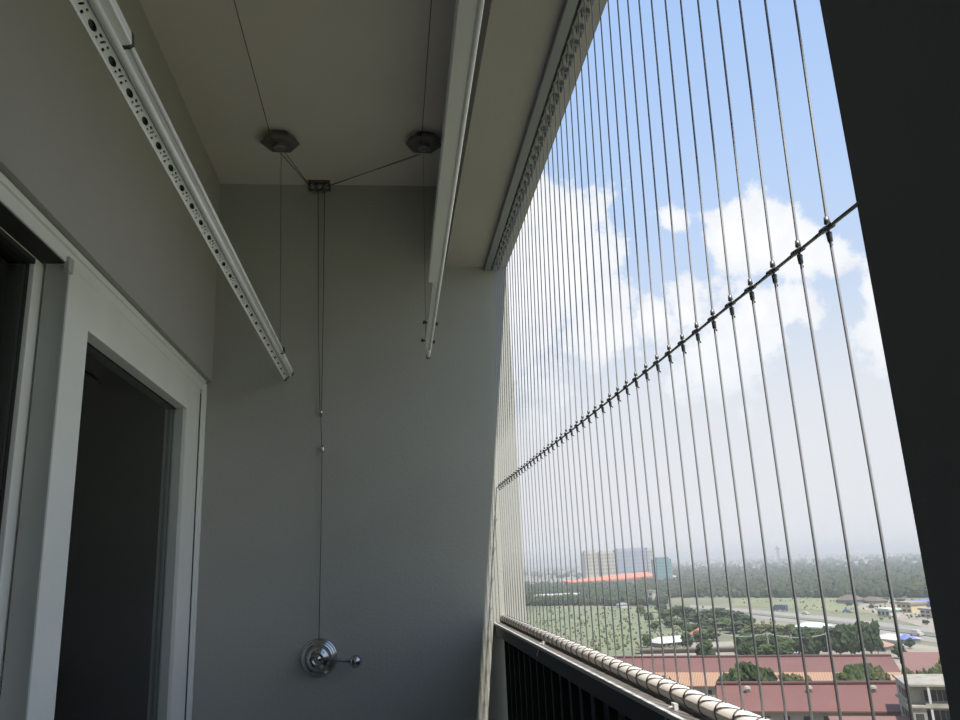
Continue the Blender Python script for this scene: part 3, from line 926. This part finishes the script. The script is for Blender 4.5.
# ---- trees
M_bark = mat('bark', (0.09, 0.07, 0.05), 0.9)
def leaf_mat(name, c1, c2):
    return mat(name, c1, 0.9, color2=c2, scale=14.0, bump=0.0, spec=0.15)
M_leafs = [leaf_mat('leaf_dark', (0.018, 0.030, 0.014), (0.055, 0.078, 0.036)),
           leaf_mat('leaf_mid', (0.028, 0.046, 0.018), (0.080, 0.105, 0.042)),
           leaf_mat('leaf_olive', (0.045, 0.055, 0.022), (0.115, 0.120, 0.055))]
def crown_mesh(seed, nb, spread, m, tall):
    r = random.Random(seed)
    bb = BM()
    for i in range(nb):
        a = r.uniform(0, 2 * math.pi); q = math.sqrt(r.random()) * spread
        z = 0.30 + tall * r.random()
        q *= 1.0 - 0.55 * abs((z - 0.5) / 0.6)
        rad = r.uniform(0.11, 0.19)
        c_ = Vector((q * math.cos(a), q * math.sin(a), min(z, 1.0 - rad)))
        vv = sphere(bb, c_, rad, 2)
        for v in vv:
            d = (v.co - c_)
            v.co = c_ + d * (1 + 0.7 * noise.noise(v.co * 15 + Vector((seed, 0, 0))) + r.uniform(-0.22, 0.22))
    me = bpy.data.meshes.new('crown')
    bb.to_mesh(me); bb.free()
    me.materials.append(m)
    return me
CROWNS = [[crown_mesh(s * 7 + k, 26, 0.36, M_leafs[k], 0.58) for s in range(3)] for k in range(3)]
bb = BM(); tube(bb, [(0, 0, 0), (0.01, 0.01, 0.25), (0, 0, 0.55)], [0.035, 0.028, 0.015], 7)
tube(bb, [(0.0, 0.0, 0.25), (0.12, 0.03, 0.50)], [0.02, 0.01], 6)
TRUNK = bpy.data.meshes.new('trunk'); bb.to_mesh(TRUNK); bb.free(); TRUNK.materials.append(M_bark)
protoC = bpy.data.objects.new('crown', CROWNS[0][0])
protoT = bpy.data.objects.new('trunk', TRUNK)
TREES = []
def tree(px, ytop, Y, wpx, kind, label, group, zb=ZG, name='tree'):
    tp = depth_at(px, Y, ytop)
    h = max(2.0, tp.z - zb)
    w = wpx * Y / 740.0
    e = thing(name, label, 'tree', (tp.x, tp.y, zb), R_.uniform(0, 6.28), group)
    TREES.append((px, ytop, e))
    e.scale = (w / 0.85, w / 0.85, h)
    c_ = protoC.copy(); c_.data = CROWNS[kind][R_.randrange(3)]; COL.objects.link(c_); c_.parent = e
    k_ = protoT.copy(); COL.objects.link(k_); k_.parent = e
    return e
LB = [('leafy green tree growing in the gap between the two long red roofs', 'trees between the red roofs'),
      ('dark green tree in the belt on the near side of the highway', 'trees on the near side of the highway'),
      ('shrubby tree behind the concrete house, next to the short red shed', 'shrubs behind the concrete house'),
      ('small bushy tree on the yellow green meadow beyond the highway', 'trees beyond the highway'),
      ('scattered tree along the right edge of the pale field', 'trees at the edge of the field')]
for px, yt, w, k in [(723, 674, 16, 0), (733, 668, 20, 1), (745, 662, 26, 0), (757, 666, 24, 1), (768, 668, 18, 0), (784, 673, 14, 1), (795, 674, 14, 2), (806, 676, 10, 2),
                     (840, 672, 14, 1), (852, 664, 20, 1), (863, 663, 22, 1), (874, 667, 18, 2), (884, 672, 12, 2), (660, 676, 12, 1), (672, 680, 12, 0)]:
    tree(px, yt, 172 if px > 830 else 178, w, k, *LB[0])
for px, yt, w, k, Y in [(686, 633, 12, 0, 300), (704, 641, 20, 0, 235), (744, 634, 22, 0, 262), (757, 636, 18, 0, 262), (770, 635, 20, 0, 258), (783, 636, 20, 1, 255), (765, 644, 18, 1, 240), (778, 645, 20, 0, 236), (748, 643, 14, 0, 238),
                        (703, 610, 22, 0, 420), (716, 608, 22, 0, 410), (728, 610, 20, 0, 400), (738, 612, 20, 0, 385), (746, 616, 16, 0, 370), (722, 618, 22, 1, 360), (709, 620, 20, 0, 360), (735, 622, 22, 0, 345),
                        (752, 624, 18, 2, 330), (764, 624, 18, 2, 325), (776, 625, 18, 1, 320), (788, 624, 16, 1, 318),
                        (804, 627, 16, 0, 262), (815, 630, 18, 0, 255), (826, 628, 18, 0, 252), (836, 626, 20, 0, 250), (847, 624, 20, 0, 250), (858, 622, 18, 0, 250), (867, 623, 14, 0, 250), (873, 621, 10, 0, 250), (806, 634, 14, 0, 245), (796, 631, 12, 0, 262)]:
    tree(px, yt, Y, w, k, *LB[1])
for px, yt, w, k, Y in [(908, 667, 14, 2, 165), (918, 671, 16, 2, 160), (928, 668, 18, 1, 158), (938, 664, 18, 2, 160), (944, 656, 16, 1, 170), (949, 668, 16, 2, 155), (913, 676, 14, 1, 155), (934, 676, 16, 2, 150), (925, 678, 14, 2, 150)]:
    tree(px, yt, Y, w, k, *LB[2])
for px, yt, w, k, Y in [(752, 593, 9, 1, 640), (768, 594, 9, 2, 630), (812, 596, 9, 1, 590), (824, 595, 8, 2, 590), (849, 606, 6, 0, 470), (872, 608, 6, 0, 440), (886, 600, 8, 2, 500), (911, 610, 7, 0, 400), (917, 603, 9, 0, 450), (929, 600, 9, 1, 460), (840, 602, 7, 1, 500), (900, 600, 9, 1, 480), (944, 612, 9, 0, 370), (926, 624, 7, 0, 335), (898, 643, 12, 0, 240), (909, 638, 9, 0, 262)]:
    tree(px, yt, Y, w, k, *LB[3])
for px, yt, w, k, Y in [(665, 609, 12, 1, 430), (676, 606, 14, 0, 440), (688, 607, 16, 0, 430), (697, 613, 18, 0, 400), (670, 617, 14, 1, 390), (681, 620, 16, 1, 375), (693, 624, 16, 0, 350), (648, 612, 9, 1, 430), (655, 621, 10, 1, 380), (646, 634, 9, 1, 310), (640, 605, 9, 2, 480), (700, 630, 16, 1, 320), (660, 604, 12, 0, 500), (712, 628, 14, 0, 320)]:
    tree(px, yt, Y, w, k, *LB[4])

# every tree gets its own label: its clump, then its place in the clump from the left
ORD = 'first second third fourth fifth sixth seventh eighth ninth tenth eleventh twelfth thirteenth fourteenth fifteenth sixteenth'.split()
def clump_of(px, yt, e):
    g = e['group']
    if g == LB[0][1]:
        if px < 700: return 'small tree beyond the left end of the dusky red roof', 'small trees left of the dusky red roof'
        return ('leafy tree in the left clump between the long red roofs', 'left clump between the red roofs') if px < 820 else ('leafy tree in the right clump between the long red roofs', 'right clump between the red roofs')
    if g == LB[1][1]:
        if px > 793: return 'dark tree in the row right of the mint green house', 'dark row of trees by the mint house'
        if px < 750 and yt < 625: return 'dark tree in the dense clump at the left end of the highway', 'dense clump at the left end of the highway'
        if yt < 630: return 'olive tree in the shrubby strip just below the highway', 'olive strip below the highway'
        return 'dark tree standing about the pale overhead line', 'dark trees about the overhead line'
    if g == LB[2][1]: return 'shrubby tree behind the concrete house beside the short red shed', g
    if g == LB[3][1]:
        return ('small bushy tree on the yellow green meadow', 'trees on the meadow') if px < 860 and yt < 603 else ('small tree on the bare ground at the right end of the highway', 'trees at the right end of the highway')
    return 'scattered tree along the right edge of the pale field', g
cl_ = {}
for px, yt, e in TREES:
    lab, g = clump_of(px, yt, e)
    cl_.setdefault((lab, g), []).append((px, yt, e))
for (lab, g), L_ in cl_.items():
    L_.sort(key=lambda q: (q[0], q[1]))
    for i, q in enumerate(L_):
        q[2]['label'] = lab + ', ' + (ORD[i] + ' from left' if i < len(ORD) else 'one of the last at the right')
        q[2]['group'] = g

# uncountable woods further out: one object for each belt
def woods(name, label, n, xr, yr, size, m, seed, sub=1, avoid=()):
    r = random.Random(seed)
    tmpl = BM(); bmesh.ops.create_icosphere(tmpl, subdivisions=sub, radius=1)
    tv = [v.co.copy() for v in tmpl.verts]; tf = [[v.index for v in f.verts] for f in tmpl.faces]; tmpl.free()
    V, F = [], []
    for i in range(n):
        px = r.uniform(*xr); py = r.uniform(*yr)
        if any(a <= px <= c_ and b_ <= py <= d_ for a, b_, c_, d_ in avoid):
            continue
        p = at_z(px, py, ZG)
        if not (0 < p.y < 14000):
            continue
        s = r.uniform(*size)
        hh = s * r.uniform(0.9, 1.5)
        o = len(V)
        for q in tv:
            k = 1 + r.uniform(-0.22, 0.22)
            V.append((p.x + q.x * s * k, p.y + q.y * s * k, ZG + hh * 0.9 + q.z * hh * k))
        F += [[a + o for a in f] for f in tf]
    me = bpy.data.meshes.new(name)
    me.from_pydata(V, [], F)
    me.materials.append(m)
    o = bpy.data.objects.new(name, me); COL.objects.link(o)
    return tag(o, label, 'woodland', kind='stuff')
W_near = mat('wood_near', (0.016, 0.028, 0.015), 0.95, color2=(0.065, 0.082, 0.042), scale=0.12, spec=0.1)
W_mid = mat('wood_mid', (0.015, 0.028, 0.017), 0.95, color2=(0.065, 0.085, 0.05), scale=0.05, spec=0.1)
woods('woodland', 'dense dark green woods behind the highway and the meadow', 5000, (640, 1150), (575, 598), (2.0, 3.6), W_near, 3)
woods('woodland', 'green trees between the pale field and the orange roofed hall', 3200, (470, 665), (586, 606), (1.8, 3.2), W_near, 4, avoid=((528, 597, 582, 603),))
woods('woodland', 'hazy distant woods reaching to the horizon', 6500, (460, 1200), (555, 579), (2.0, 4.6), W_mid, 5)

M_scrub = mat('scrub', (0.075, 0.095, 0.045), 0.95, color2=(0.14, 0.15, 0.085), scale=0.3, spec=0.1)
woods('scrub', 'low green scrub dotted over the pale field', 800, (500, 712), (608, 652), (0.25, 0.65), M_scrub, 8)
woods('scrub', 'rough tufts and weeds around the highway and the yards', 600, (735, 960), (599, 652), (0.25, 0.7), M_scrub, 9, avoid=((735, 604, 780, 619), (780, 611, 830, 629), (830, 614, 880, 637), (880, 620, 960, 652)))

# ---- pale buildings of the hazy town
r_ = random.Random(21)
far = BM(); box(far, -0.5, 0.5, -0.5, 0.5, 0, 0.8); box(far, -0.53, 0.53, -0.53, 0.53, 0.8, 1.0)
FM = bpy.data.meshes.new('town_building'); far.to_mesh(FM); far.free(); FM.materials.append(M_white)
FM2 = FM.copy(); FM2.materials.clear(); FM2.materials.append(M_cream)
pf = bpy.data.objects.new('town_building', FM)
for i in range(130):
    left = i % 3 == 0
    px = r_.uniform(528, 585) if left else r_.uniform(672, 950)
    py = r_.uniform(569, 588) if left else r_.uniform(557, 569)
    p = at_z(px, py, ZG)
    if not 0 < p.y < 9000:
        continue
    o = pf.copy(); COL.objects.link(o)
    o.data = FM if i % 2 else FM2
    s = p.y / 760.0
    o.location = (p.x, p.y, ZG)
    o.rotation_euler = (0, 0, r_.uniform(-0.4, 0.4))
    o.scale = (s * r_.uniform(2.5, 8), s * 3, s * r_.uniform(2.4, 4.6))
    if left:
        tag(o, 'small pale building scattered in the woods left of the orange roofed hall', 'building', 'pale buildings left of the hall')
    else:
        tag(o, 'tiny pale building of the hazy town near the horizon', 'building', 'pale buildings near the horizon')

# ---- lattice mast on the horizon
mt = depth_at(777, 1500, 546)
mast = thing('lattice_mast', 'thin lattice mast rising above the hazy horizon', 'mast', (mt.x, mt.y, ZG))
H = mt.z - ZG
b = BM()
for sx, sy in ((1, 1), (1, -1), (-1, 1), (-1, -1)):
    tube(b, [(sx * 3, sy * 3, 0), (sx * 0.9, sy * 0.9, H)], 0.35, 5)
for k in range(9):
    z0, z1 = H * k / 9, H * (k + 1) / 9
    w0, w1 = 3 - 2.1 * k / 9, 3 - 2.1 * (k + 1) / 9
    tube(b, [(-w0, -w0, z0), (w1, -w1, z1)], 0.22, 4); tube(b, [(w0, -w0, z0), (-w1, -w1, z1)], 0.22, 4)
obj('lattice', b, M_grey, mast)
b = BM(); box(b, -4.5, 4.5, -2, 2, H - 6, H - 4.5); obj('platform', b, M_grey, mast)

# ---- utility poles and their line
pole_pts = [depth_at(x, Y, y) for x, y, Y in ((716, 632, 258), (767, 633, 250), (826, 634, 242))]
for i, p in enumerate(pole_pts):
    t = thing('utility_pole', ['utility pole, left one of three carrying the pale line', 'utility pole, middle one of three carrying the pale line', 'utility pole, right one of three carrying the pale line'][i], 'pole', (p.x, p.y, ZG))
    H = p.z - ZG
    b = BM(); tube(b, [(0, 0, 0), (0, 0, H + 0.5)], [0.22, 0.14], 8); obj('post', b, M_shedwall, t)
    b = BM(); box(b, -1.1, 1.1, -0.06, 0.06, H - 0.1, H + 0.1); obj('crossarm', b, M_shedwall, t)
b = BM()
for a, c_ in zip(pole_pts, pole_pts[1:]):
    tube(b, [a.lerp(c_, k / 8) - pole_pts[0] - Vector((0, 0, 1.2 * (1 - (k / 4 - 1) ** 2))) for k in range(9)], 0.09, 5)
tag(obj('overhead_line', b, M_white, None, False, pole_pts[0]), 'pale overhead line strung across in front of the dark trees', 'line')

# ---- vehicles on the highway
def vehicle(name, label, cat, px, py, L_, W_, H_, m, cabin=True):
    p = at_z(px, py, ZG + 0.1)
    t = thing(name, label, cat, (p.x, p.y, ZG + 0.1), math.radians(R_.uniform(94, 100)) if px > 800 else math.radians(112))
    b = BM()
    if cabin:
        box(b, -L_ / 2, L_ / 2, -W_ / 2, W_ / 2, 0.35, H_ * 0.6, bev=0.08)
        box(b, -L_ * 0.28, L_ * 0.30, -W_ * 0.44, W_ * 0.44, H_ * 0.6, H_, bev=0.08)
    else:
        box(b, -L_ / 2, L_ / 2 - 2.2, -W_ / 2, W_ / 2, 0.8, H_, bev=0.05)
        box(b, L_ / 2 - 2.0, L_ / 2, -W_ * 0.46, W_ * 0.46, 0.5, H_ * 0.75, bev=0.1)
    obj('body', b, m, t)
    for x in (-L_ * 0.32, L_ * 0.32):
        for y in (-W_ / 2, W_ / 2):
            b = BM(); tube(b, [(x, y - 0.12, 0.34), (x, y + 0.12, 0.34)], 0.34, 12); obj('wheel', b, M_hole, t)
vehicle('truck', 'dark blue box truck on the highway at its left end', 'truck', 780, 611, 10, 2.5, 3.6, mat('truck_blue', (0.06, 0.09, 0.14), 0.5), False)
vehicle('car', 'white car on the far carriageway right of the truck', 'car', 806, 614.5, 4.6, 1.8, 1.5, M_white)
vehicle('car', 'blue car parked on the verge below the brown huts', 'car', 847, 612, 4.6, 1.8, 1.6, M_blue)
vehicle('van', 'white van on the near carriageway by the column', 'van', 917, 636, 5.2, 2.0, 2.2, M_white)

# ------------------------------------------------------------------ haze over the plain (real scattering air)
HAZE = 1 / 2100.0
hm = bpy.data.materials.new('haze_air'); hm.use_nodes = True
nt = hm.node_tree; nt.nodes.clear()
o_ = nt.nodes.new('ShaderNodeOutputMaterial')
vsn = nt.nodes.new('ShaderNodeVolumeScatter')
vsn.inputs['Color'].default_value = (0.90, 0.92, 0.92, 1)
vsn.inputs['Density'].default_value = HAZE
vsn.inputs['Anisotropy'].default_value = 0.25
nt.links.new(vsn.outputs[0], o_.inputs['Volume'])
b = BM(); box(b, 45, 16000, 70, 16000, ZG + 0.5, 26)
hz = obj('haze', b, hm)
tag(hz, 'pale haze lying over the distant plain', 'haze', kind='stuff')
